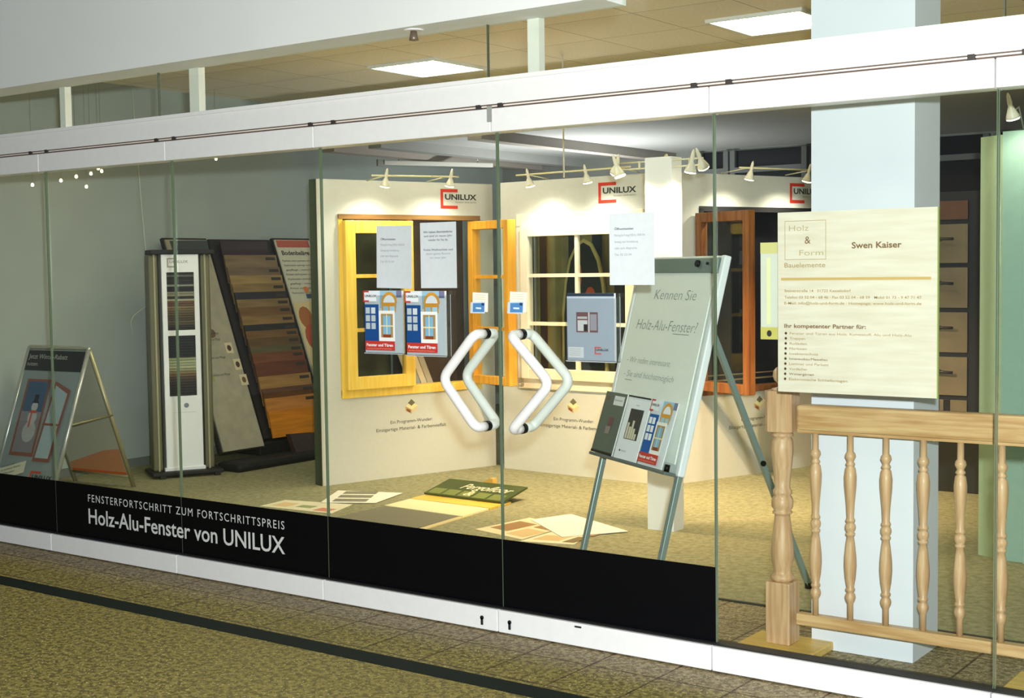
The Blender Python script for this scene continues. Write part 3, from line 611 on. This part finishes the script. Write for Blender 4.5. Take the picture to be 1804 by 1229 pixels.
# brochure art
def fenster_art(p, w_, h):
    """Blue door, arched and square windows, red title strip (x from 0 to w_, z from 0 to h)."""
    BL, RD, OR, SK = mat('#1659a8', .4), mat('#c23a30', .4), mat('#d79a34', .4), mat('#9cc6dc', .4); WH = mat('#e8eef2', .4); X = lambda f: w_*f; Z = lambda f: h*f
    p.rect(0, 0, w_, h, mat('#dbe4ea', .4)); p.rect(X(.42), Z(.72), X(.86), Z(1), SK); p.rect(X(.86), Z(.89), w_, h, mat('#7c7c9c', .4))
    p.rect(X(.0), Z(.16), X(.38), Z(.78), BL)
    for i in range(2):
        for j in range(3): p.rect(X(.03+.155*i), Z(.38+.125*j), X(.145+.155*i), Z(.48+.125*j), WH)
    p.ell(X(.68), Z(.80), X(.21), Z(.18), OR, 0, PI); p.ell(X(.68), Z(.80), X(.155), Z(.13), WH, 0, PI); p.rect(X(.48), Z(.66), X(.86), Z(.81), OR); p.rect(X(.52), Z(.66), X(.66), Z(.75), SK); p.rect(X(.70), Z(.66), X(.83), Z(.75), SK)
    p.rect(X(.40), Z(.19), X(.83), Z(.68), mat('#eff0ec', .4)); p.rect(X(.46), Z(.25), X(.78), Z(.63), mat('#a88a58', .4)); p.rect(X(.52), Z(.28), X(.72), Z(.60), mat('#7db4d6', .4)); p.rect(X(.46), Z(.425), X(.78), Z(.445), mat('#e8dca8', .4)); p.rect(X(.61), Z(.26), X(.63), Z(.62), mat('#e8dca8', .4)); p.rect(X(.52), Z(.25), X(.73), Z(.30), mat('#8a4424', .4))
    p.rect(X(.03), Z(.04), X(.83), Z(.19), RD); p.text('Fenster und Türen', X(.07), Z(.105), Z(.045), WH, width=X(.71), bold=.03); p.text('aus Holz, Kunststoff und Aluminium', X(.08), Z(.06), Z(.02), mat('#e8a890', .4), width=X(.68))
    p.rect(X(.0), Z(.83), X(.36), Z(.985), WH); p.rect(0, Z(.82), X(.03), Z(1), RD); p.rect(0, Z(.975), X(.16), Z(1), RD); p.rect(0, Z(.82), X(.16), Z(.845), RD); p.text('UNILUX', X(.05), Z(.90), Z(.035), INK, width=X(.32), bold=.03)
def brochure(name, label, w_, h, art, group, parent_fix=None, th_=.004):
    t = thing(name, label, 'brochure', (0, 0, 0), group=group); box('pages', (0, 0, 0), (w_, th_, h), mat('#e9ecee', .4), t); p = Print(-.0003); art(p, w_, h); p.build('cover', t); return t
def place_on(o, M4): o.matrix_world = M4
EZM = Matrix.Translation((.209, .48, 0))@Matrix.Rotation(math.atan2(a_.y, a_.x), 4, 'Z')@Matrix.Rotation(-th, 4, 'X')
def art_grey(p, w_, h):
    p.rect(0, 0, w_, h, mat('#5d665c', .5)); p.rect(w_*.45, h*.80, w_*.92, h*.95, mat('#d6dadc', .6)); p.rect(w_*.10, h*.86, w_*.25, h*.93, mat('#6a5640', .5)); p.text('Bauelemente', w_*.5, h*.87, h*.03, GREYINK, width=w_*.35)
    p.rect(w_*.45, h*.46, w_*.66, h*.60, mat('#6e4a4e', .5)); p.rect(w_*.40, h*.33, w_*.62, h*.45, mat('#8a8078', .5)); p.rect(0, 0, w_, h*.04, DARK)
def art_white(p, w_, h):
    p.rect(0, 0, w_, h, mat('#e6ecf2', .4)); p.rect(w_*.22, h*.32, w_*.80, h*.80, mat('#3a3a38', .5))
    for k, (x, z) in enumerate(((.25, .58), (.36, .52), (.46, .62), (.56, .50), (.66, .42))): p.rect(w_*x, h*.33, w_*(x+.085), h*z, mat('#cfc9b4', .5))
    p.text('UNILUX', w_*.42, h*.85, h*.02, GREYINK, width=w_*.16); p.ell(w_*.22, h*.13, w_*.03, h*.018, INK); p.text('UNILUX', w_*.29, h*.12, h*.022, GREYINK, width=w_*.22); p.rect(0, h*.975, w_, h, DARK)
for x, art, lb in ((-.355, art_grey, 'grey-green brochure on the easel tray, leftmost'), (-.125, art_white, 'white brochure with a dark photo, middle of the easel tray'), (.105, fenster_art, 'blue and red window brochure on the easel tray, rightmost')):
    t = brochure('brochure', lb, .21, .285, art, 'brochures standing on the easel tray'); t.matrix_world = EZM@Matrix.Translation((x, -.068, .666))@Matrix.Rotation(-.06, 4, 'X')

# ================================================================ things stuck on the glass
def holder(name, label, x0, x1, z0, z1, art, group, depth=.032):
    t = thing(name, label, 'brochure holder', (x0, -.006, z0), group=group); w_, h = x1-x0, z1-z0
    b = MB().box((0, -.004, 0), (w_, -.0, h), ACR).box((0, -depth, 0), (w_, -depth+.002, h*.93), ACR).box((0, -depth, 0), (.002, 0, h*.95), ACR).box((w_-.002, -depth, 0), (w_, 0, h*.95), ACR).box((0, -depth, 0), (w_, 0, .003), ACR)
    b.build('acrylic_box', ACR, t)
    fr = MB()
    fr.box((0, -depth-.0005, 0), (.0018, 0, .004)).box((0, -depth-.0005, .0), (w_, -depth, .003)).box((w_-.002, -depth-.0005, 0), (w_, -depth, h*.93)).box((w_-.002, -.002, 0), (w_, 0, h*.95)); fr.build('clear_rim', mat('#b9c2c6', .2), t)
    br = brochure('brochure', art[1], w_*.93, h*.985, art[0], 'brochures in the holders on the glass', th_=.012); br.location = (x0+.004, -.006-depth+.006, z0+.005); return t
holder('brochure_holder', 'clear acrylic brochure holder on the left door, nearer the hinge side', -.712, -.483, 1.140, 1.414, (fenster_art, 'blue and red window brochure in the left of the two side-by-side holders'), 'brochure holders on the glass doors')
holder('brochure_holder', 'clear acrylic brochure holder on the left door, nearer the white handle', -.474, -.247, 1.136, 1.412, (fenster_art, 'blue and red window brochure in the right of the two side-by-side holders'), 'brochure holders on the glass doors')
def art_silver(p, w_, h):
    p.rect(0, 0, w_, h, mat('#aeb9c6', .35)); p.rect(0, h*.955, w_, h, mat('#2a3644', .4)); p.rect(w_*.20, h*.42, w_*.66, h*.72, mat('#7e5a5c', .5)); p.rect(w_*.23, h*.44, w_*.44, h*.60, mat('#d9dadb', .5)); p.rect(w_*.36, h*.44, w_*.44, h*.54, INK); p.rect(w_*.50, h*.45, w_*.64, h*.69, mat('#a8a2ae', .5)); p.rect(w_*.46, h*.42, w_*.49, h*.72, mat('#d8d4d4', .5)); p.rect(w_*.23, h*.62, w_*.44, h*.655, mat('#c9c4c4', .5))
    p.rect(w_*.03, h*.04, w_*.36, h*.20, mat('#dde0e2', .6))
    for k in range(4): p.text('Bauelemente Fenster', w_*.06, h*(.165-.03*k), h*.012, GREYINK, width=w_*.24)
    p.logo(w_*.60, h*.10, h*.11, mat('#b8504a', .5), INK, sub=False)
holder('brochure_holder', 'clear acrylic holder with a silver catalogue on the right door', .352, .585, 1.136, 1.402, (art_silver, 'silver catalogue with a small window photo in the holder on the right door'), 'brochure holders on the glass doors')
def notice(x0, x1, z0, z1, rot, lines, label, align='L'):
    w_, h = x1-x0, z1-z0; t = thing('paper_notice', label, 'notice', ((x0+x1)/2, -.0075, (z0+z1)/2), group='paper notices taped to the glass doors', rot=(0, rot, 0))
    bm = MB(); n = 8
    for i in range(n):
        xa, xb = -w_/2+w_*i/n, -w_/2+w_*(i+1)/n; f = lambda x: -.004*(2*x/w_)**2*(1 if x > 0 else .4)
        bm.prism([(xa, f(xa), -h/2), (xb, f(xb), -h/2), (xb, f(xb), h/2), (xa, f(xa), h/2)], (0, -.0004, 0), PAPER)
    bm.build('sheet', PAPER, t); p = Print(-.0025); gi_ = mat('#8b9095', .7)
    for k, (s, zf, wf, b) in enumerate(lines): p.text(s, 0 if align == 'C' else -w_*.38, -h/2+h*zf, .0085, gi_ if not b else mat('#5f6468', .7), width=w_*wf, align=align, bold=b)
    p.build('printed_text', t)
oz = [('Öffnungszeiten', .77, .42, .02), ('Montag bis Freitag 9.00 bis 18.00 Uhr', .68, .68, 0), ('Samstag nach Vereinbarung', .59, .52, 0), ('oder nach Absprache', .50, .50, 0), ('Tel. 03 52 04', .41, .38, 0)]
notice(-.654, -.452, 1.425, 1.695, .02, oz, 'white opening-hours notice at the top of the left door, left of the other sheet')
notice(-.405, -.208, 1.425, 1.702, .0, [('Wir haben Betriebsferien', .84, .82, .02), ('und sind im neuen Jahr', .78, .78, .01), ('wieder für Sie da.', .72, .55, .01), ('Frohe Weihnachten und', .57, .80, .01), ('einen guten Rutsch', .51, .66, 0), ('ins neue Jahr', .45, .45, 0)], 'white notice with two centred blocks of text at the top of the left door', 'C')
notice(.540, .740, 1.434, 1.708, .0, oz, 'bluish-white opening-hours sheet on the right door in front of the easel')
def card(x0, x1, z0, z1, label):
    t = thing('sticker_card', label, 'sticker', (x0, -.0065, z0), group='small cards stuck beside the door gap', rot=(0, .04, 0)); w_, h = x1-x0, z1-z0
    MB().box((0, -.001, h*.1), (w_, 0, h), mat('#eceade', .6)).build('card', None, t)
    p = Print(-.0014)
    for k in range(3): p.rect(w_*.15, h*(.88-.1*k), w_*.85, h*(.90-.1*k), mat('#d8cfa0', .6))
    p.poly([(-w_*.12, 0), (w_*.82, h*.03), (w_*.84, h*.58), (-w_*.10, h*.52)], mat('#c6d4e2', .5)); p.poly([(w_*.05, h*.06), (w_*.80, h*.09), (w_*.80, h*.52), (w_*.06, h*.48)], mat('#4f86bd', .5)); p.rect(w_*.25, h*.22, w_*.6, h*.30, mat('#d6e4ee', .5)); p.rect(w_*.62, h*.40, w_*.80, h*.52, mat('#1f3d68', .5)); p.build('card_print', t)
card(-.133, -.053, 1.320, 1.407, 'small white and blue card stuck on the left door beside the gap')
card(.058, .142, 1.320, 1.410, 'small white and blue card stuck on the right door beside the gap')

# ================================================================ big sign board behind the right panes
sg = thing('sign_board', 'large pale sign board with brown text hanging in front of the column', 'sign', (1.208, .062, 1.045))
SW, SH = .579, .645
SB = mat('#dbd2c4', .7, h2='#d0c6b4', scale=5, stretch=(1, 1, 9), name='sign_wood')
MB().box((0, 0, 0), (SW, .010, SH), SB).build('board', None, sg); box('green_edge', (SW, .0, 0), (SW+.004, .012, SH), mat('#9aa45c', .4), sg)
p = Print(-.001); BR, BR2, BR3 = mat('#7a5a34', .7), mat('#b09a74', .7), mat('#a88a58', .7)
x0 = .028
for a in ((x0, .475, .185, .477), (x0, .612, .185, .614), (x0, .475, x0+.002, .614), (.183, .475, .185, .614)): p.rect(*a, BR2)
p.text('Holz', .045, .578, .020, BR2, width=.075, bold=-.01); p.text('&', .105, .532, .026, BR, width=.022); p.text('Form', .085, .49, .020, BR2, width=.09, bold=-.01)
p.text('Swen Kaiser', .280, .512, .021, BR, width=.178, bold=.02); p.text('Bauelemente', x0, .448, .017, BR3, width=.155)
p.rect(.015, .402, .560, .411, mat('#c2a264', .7))
p.text('Steinerstraße 14 · 01723 Kesselsdorf', x0, .360, .009, BR3, width=.25, bold=.01); p.text('Telefon 03 52 04 - 68 46 · Fax 03 52 04 - 68 59 · Mobil 01 73 - 9 47 71 47', x0, .337, .009, BR3, width=.50, bold=.01)
p.text('E-Mail: info@holz-und-form.de · Homepage: www.holz-und-form.de', x0, .316, .009, BR3, width=.50, bold=.01)
p.text('Ihr kompetenter Partner für:', x0, .232, .014, BR, width=.305, bold=.02)
for k, (s, ww) in enumerate((('Fenster und Türen aus Holz, Kunststoff, Alu und Holz-Alu', .445), ('Treppen', .06), ('Rolläden', .066), ('Markisen', .066), ('Insektenschutz', .11), ('Innenausbau/Messebau', .145), ('Laminat und Parkett', .15), ('Vordächer', .07), ('Wintergärten', .095), ('Elektronische Schließanlagen', .22))):
    z = .208-k*.0182; p.ell(.034, z+.004, .0048, .0048, mat('#4a3620', .6), n=10); p.text(s, .049, z, .0085, BR3 if k not in (5, 8) else BR, width=ww)
p.build('sign_text', sg)
pp = thing('yellow_edged_poster', 'white poster with yellow edges peeping out left of the big sign board', 'poster', (1.115, .115, 1.23))
box('sheet', (0, 0, 0), (.20, .003, .355), mat('#cfd1c6', .6), pp); q = Print(-.001); yl = mat('#c4ba62', .6); q.rect(0, 0, .20, .045, yl); q.rect(0, .315, .20, .355, mat('#ccc584', .6)); q.rect(.025, .055, .04, .30, mat('#e0dfae', .6)); q.ell(.035, .022, .010, .012, INK, n=10); q.build('poster_print', pp)

# ================================================================ banister sample
bn = thing('banister_sample', 'turned light-wood banister section with balusters standing before the column', 'banister', (0, .365, 0))
PLK = wood('#c8a44e', '#dcbb62', 'X')
for x in (1.085, 2.10):
    box('base_plank', (x-.145, -.115, 0), (x+.165, .115, .034), PLK, bn, .006)
    nw = MB().box((x-.05, -.05, .034), (x+.05, .05, .276), OAK, .005)
    nw.lathe([(.034, .272), (.046, .285), (.046, .297), (.036, .305), (.034, .315), (.043, .36), (.044, .40), (.038, .46), (.030, .53), (.030, .537), (.038, .541), (.038, .548), (.032, .552), (.041, .566), (.043, .58), (.041, .598), (.032, .612), (.037, .618), (.037, .630), (.030, .64), (.032, .68), (.040, .75), (.043, .79), (.041, .825), (.033, .838), (.043, .843), (.043, .852), (.03, .862)], (x, 0, 0), OAK, 24)
    # octagonal-looking upper block with chamfered corners
    c = .020; a = .056; oc = [(-a+c, -a), (a-c, -a), (a, -a+c), (a, a-c), (a-c, a), (-a+c, a), (-a, a-c), (-a, -a+c)]
    nw.prism([(x+u, v, .862) for u, v in oc], (0, 0, .158), OAK)
    nw.lathe([(.040, 1.02), (.040, 1.027), (.014, 1.032), (.014, 1.045), (.030, 1.058), (.036, 1.075), (.034, 1.095), (.022, 1.108), (.006, 1.112)], (x, 0, 0), OAK, 24)
    nw.build('newel_post', OAK, bn)
    if x < 1.5: MB().prism([(x-.047, -.005, .97), (x-.085, .0, .985), (x-.07, .0, .955), (x-.047, .005, .945)], (0, .03, 0), OAK).build('wooden_wedge', None, bn)
MB().box((1.155, -.030, .872), (2.05, .030, .970), OAKX, .012).box((1.155, -.018, .862), (2.05, .018, .876), OAKX).build('handrail', None, bn)
box('bottom_rail', (1.15, -.022, .116), (2.05, .022, .160), OAKX, bn, .004)
bp_ = [(.0115, .16), (.0115, .222), (.018, .235), (.0205, .246), (.018, .258), (.012, .266), (.018, .272), (.018, .279), (.014, .284), (.020, .32), (.0235, .365), (.0225, .40), (.017, .455), (.013, .48), (.018, .484), (.018, .491), (.013, .494), (.019, .504), (.0205, .513), (.019, .523), (.013, .532), (.018, .535), (.018, .541), (.0135, .55), (.016, .60), (.0225, .67), (.0235, .705), (.019, .738), (.012, .745), (.0175, .749), (.0175, .755), (.012, .762), (.015, .768), (.0205, .780), (.018, .793), (.012, .80), (.0115, .868)]
b0 = MB().lathe(bp_, (0, 0, 0), OAK, 18).build('baluster', OAK, bn); b0.location = (1.222, 0, 0)
for x in (1.361, 1.499, 1.639, 1.773, 1.918):
    c = b0.copy(); COL.objects.link(c); c.parent = bn; c.location = (x, 0, 0)

# ================================================================ lying on the shop floor
FZ = .0045
def sheet(name, label, cat, pts, m, th_=.002, z=FZ, art=None, group=None):
    c = Vector((sum(p[0] for p in pts)/len(pts), sum(p[1] for p in pts)/len(pts))); t = thing(name, label, cat, (c.x, c.y, z), group=group)
    MB().prism([(x-c.x, y-c.y, 0) for x, y in pts], (0, 0, th_), m).build('sheet', m, t)
    if art:
        b = MB(); e1 = Vector((pts[1][0]-pts[0][0], pts[1][1]-pts[0][1])); e2 = Vector((pts[3][0]-pts[0][0], pts[3][1]-pts[0][1])); o = Vector(pts[0])-c
        for k, (u0, v0, u1, v1, mm) in enumerate(art):
            q = [o+e1*u+e2*v for u, v in ((u0, v0), (u1, v0), (u1, v1), (u0, v1))]; b.prism([(s.x, s.y, th_) for s in q], (0, 0, .0006+.0003*k), mm)
        b.build('printed_pictures', None, t)
    return t
GR = mat('#7f7c66', .6)
sheet('window_leaflet', 'white leaflet with three grey window pictures lying on the carpet', 'leaflet', [(-2.817, 1.837), (-2.495, 2.009), (-2.60, 2.40), (-3.05, 2.25)], mat('#ece7d6', .6), z=FZ+.0035, art=[(.18, .08, .80, .30, GR), (.18, .39, .80, .61, GR), (.18, .70, .80, .92, GR)])
sheet('coloured_leaflet', 'leaflet with small coloured pictures half hidden by the black band', 'leaflet', [(-3.074, 1.55), (-2.494, 1.60), (-2.597, 1.90), (-3.1, 1.80)], mat('#e0d8b8', .6), art=[(.7, .1, .9, .5, mat('#c9826a', .6)), (.4, .3, .6, .6, mat('#8f9a6a', .6)), (.1, .2, .3, .7, mat('#d6b888', .6))])
sheet('grey_mat_board', 'flat grey mat board in front of the cream floor board', 'board', [(-2.36, 1.50), (-1.72, 1.50), (-1.735, 1.93), (-2.375, 1.95)], mat('#77735f', .8), .006)
sheet('pale_board', 'thin pale board edging the grey mat at its right side', 'board', [(-1.705, 1.50), (-1.66, 1.50), (-1.70, 2.0), (-1.745, 2.0)], mat('#d2c08c', .6), .006)
sheet('cream_floor_board', 'cream coloured floor board lying between grey mat and yellow board', 'board', [(-2.37, 1.955), (-1.71, 1.915), (-1.735, 2.21), (-2.39, 2.23)], mat('#e8dfb0', .45), .010)
sheet('yellow_floor_board', 'yellow floor board lying just in front of the dark green sign', 'board', [(-2.39, 2.235), (-1.73, 2.215), (-1.752, 2.47), (-2.41, 2.47)], wood('#dcb43c', '#e6c452', 'X'), .012)
gs = thing('green_floor_sign', 'dark green tilted sign with white script lying propped on a wedge', 'sign', (-2.40, 2.385, .020), -.03)
gs.rotation_euler = (.22, 0, -.03)
box('board', (0, 0, 0), (.66, .27, .012), mat('#3c4a22', .45), gs)
b = MB()
for k in range(5): b.prism([(.02+k*.125, .012, .012), (.125+k*.125, .012, .012), (.125+k*.125, .10, .012), (.02+k*.125, .10, .012)], (0, 0, .0008), mat('#6f7a3c', .5))
b.build('green_tiles', None, gs)
q = Print(); q.text('Pergofloor', .20, .13, .085, mat('#eeeac8', .6), width=.40, shear=.35, bold=.0); q.text('&', .30, .03, .07, mat('#e8d6b0', .6), width=.07, shear=.3, bold=.01); q = q.build('sign_text', gs); q.rotation_euler = (-PI/2, 0, 0); q.location = (0, 0, .0135)
wd = MB().prism([(-2.05, 2.675, FZ), (-2.05, 2.675, .112), (-2.075, 2.675, .112), (-2.24, 2.675, .03), (-2.24, 2.675, FZ)], (.0, .045, 0), wood('#d8a850', '#e2b860', 'X')).build('wooden_wedge'); tag(wd, 'small wooden wedge propping up the dark green sign', 'wedge')
# fan of magazines by the easel
sheet('newspaper', 'large white folded newspaper sheet under the easel, topmost of the spread', 'newspaper', [(-.86, 1.72), (-.63, 2.05), (-1.20, 2.33), (-1.30, 2.05)], mat('#e9e4d4', .7), .004, FZ+.004)
BRN = mat('#9a7448', .6); TAN = mat('#c9ae7c', .6)
sheet('magazine', 'open brochure with brown wood pictures, left of the white newspaper sheet', 'magazine', [(-1.42, 1.66), (-1.02, 1.56), (-1.02, 2.02), (-1.36, 2.12)], mat('#dccfa8', .6), .003, FZ, [(.08, .2, .45, .75, BRN), (.55, .1, .92, .5, TAN), (.55, .6, .92, .9, BRN)])
sheet('magazine', 'open brochure with pale room pictures, half under the white newspaper sheet', 'magazine', [(-1.00, 1.52), (-.70, 1.60), (-.82, 1.98), (-1.00, 1.93)], mat('#e0d6b6', .6), .003, FZ+.0, [(.1, .15, .6, .5, TAN), (.2, .6, .9, .9, BRN), (.7, .1, .92, .5, mat('#7c6a44', .6))])

# ================================================================ right side: handle board and green door display
hb = thing('handle_board', 'tall dark display board with rows of door handle samples, right of the column', 'display board', (.10, 4.33, 0))
box('back_frame', (-.45, 0, 0), (.56, .06, 1.96), mat('#15171c', .6), hb)
PN = mat('#6c604a', .6, noise=.1, scale=6)
zz = [(1.78, 1.90), (1.50, 1.75), (1.21, 1.47), (.92, 1.18), (.64, .89), (.38, .61)]
for k, (z0, z1) in enumerate(zz): box('sample_panel', (-.40, -.012, z0), (.46, 0, z1), PN if k else mat('#5a3a28', .6), hb)
for k, (z0, z1) in enumerate(zz[1:]):
    zc = z0+(z1-z0)*.62; h = MB().box((.22, -.022, zc-.012), (.29, -.012, zc+.012), mat('#2a2826', .4)).sweep([(.25, -.022, zc), (.26, -.05, zc), (.38, -.05, zc-.004*(k % 2))], .009, mat('#302c2a', .35), 8)
    if k in (0, 1, 3): h.lathe([(.028, 0), (.024, .012)], (.25, -.012, z0+.07), mat('#2c2926', .4), 12, (0, -1, 0))
    if k == 4: h.box((.24, -.02, z0-.0), (.28, -.012, z1), mat('#201f1e', .4)).box((.31, -.02, z0), (.35, -.012, z1), mat('#201f1e', .4))
    h.build('door_handle', None, hb)
gd = thing('door_display', 'pale green curved display wall with a door sample at the right edge', 'door display', (1.19, 2.47, 0))
GRN = mat('#a9bc94', .6, noise=.02); BGR = mat('#8fb0a0', .55, noise=.02)
pts = [(0, .02), (.02, .0), (.30, -.02)]
MB().prism([(0, 0.03, 0), (.13, -.045, 0), (.135, .05, 0), (.02, .10, 0)], (0, 0, 2.13), GRN).build('end_post', None, gd)
MB().box((.13, -.045, 0), (.34, .05, 2.145), BGR).box((.34, -.045, 1.93), (1.8, .05, 2.145), BGR).box((1.34, -.045, 0), (1.8, .05, 1.93), BGR).build('wall_panel', None, gd)
MB().box((.25, -.07, 0), (.34, -.045, 1.93), mat('#9fc0bc', .4), .005).box((.34, -.07, 1.86), (1.34, -.045, 1.93), mat('#9fc0bc', .4), .005).box((1.25, -.07, 0), (1.34, -.045, 1.93), mat('#9fc0bc', .4), .005).box((.34, -.05, 0), (.36, .04, 1.86), mat('#7fa4a4', .4)).build('door_frame', None, gd)
df = box('door_leaf', (.36, -.035, .01), (1.25, .0, 1.86), mat('#d6e4d8', .5, noise=.01), gd, .004)
for z, lb in ((1.90, 'small spotlight'),): pass
sd = spot('spotlight of the door display', 'small spotlight over the pale green door display at the right edge', (1.42, 2.24, 2.19), (.1, .45, -1), 7)
MB().sweep([(0, 0, .03), (0, .10, .06), (0, .19, -.045)], .004, ALU, 6).build('wall_arm', None, sd)
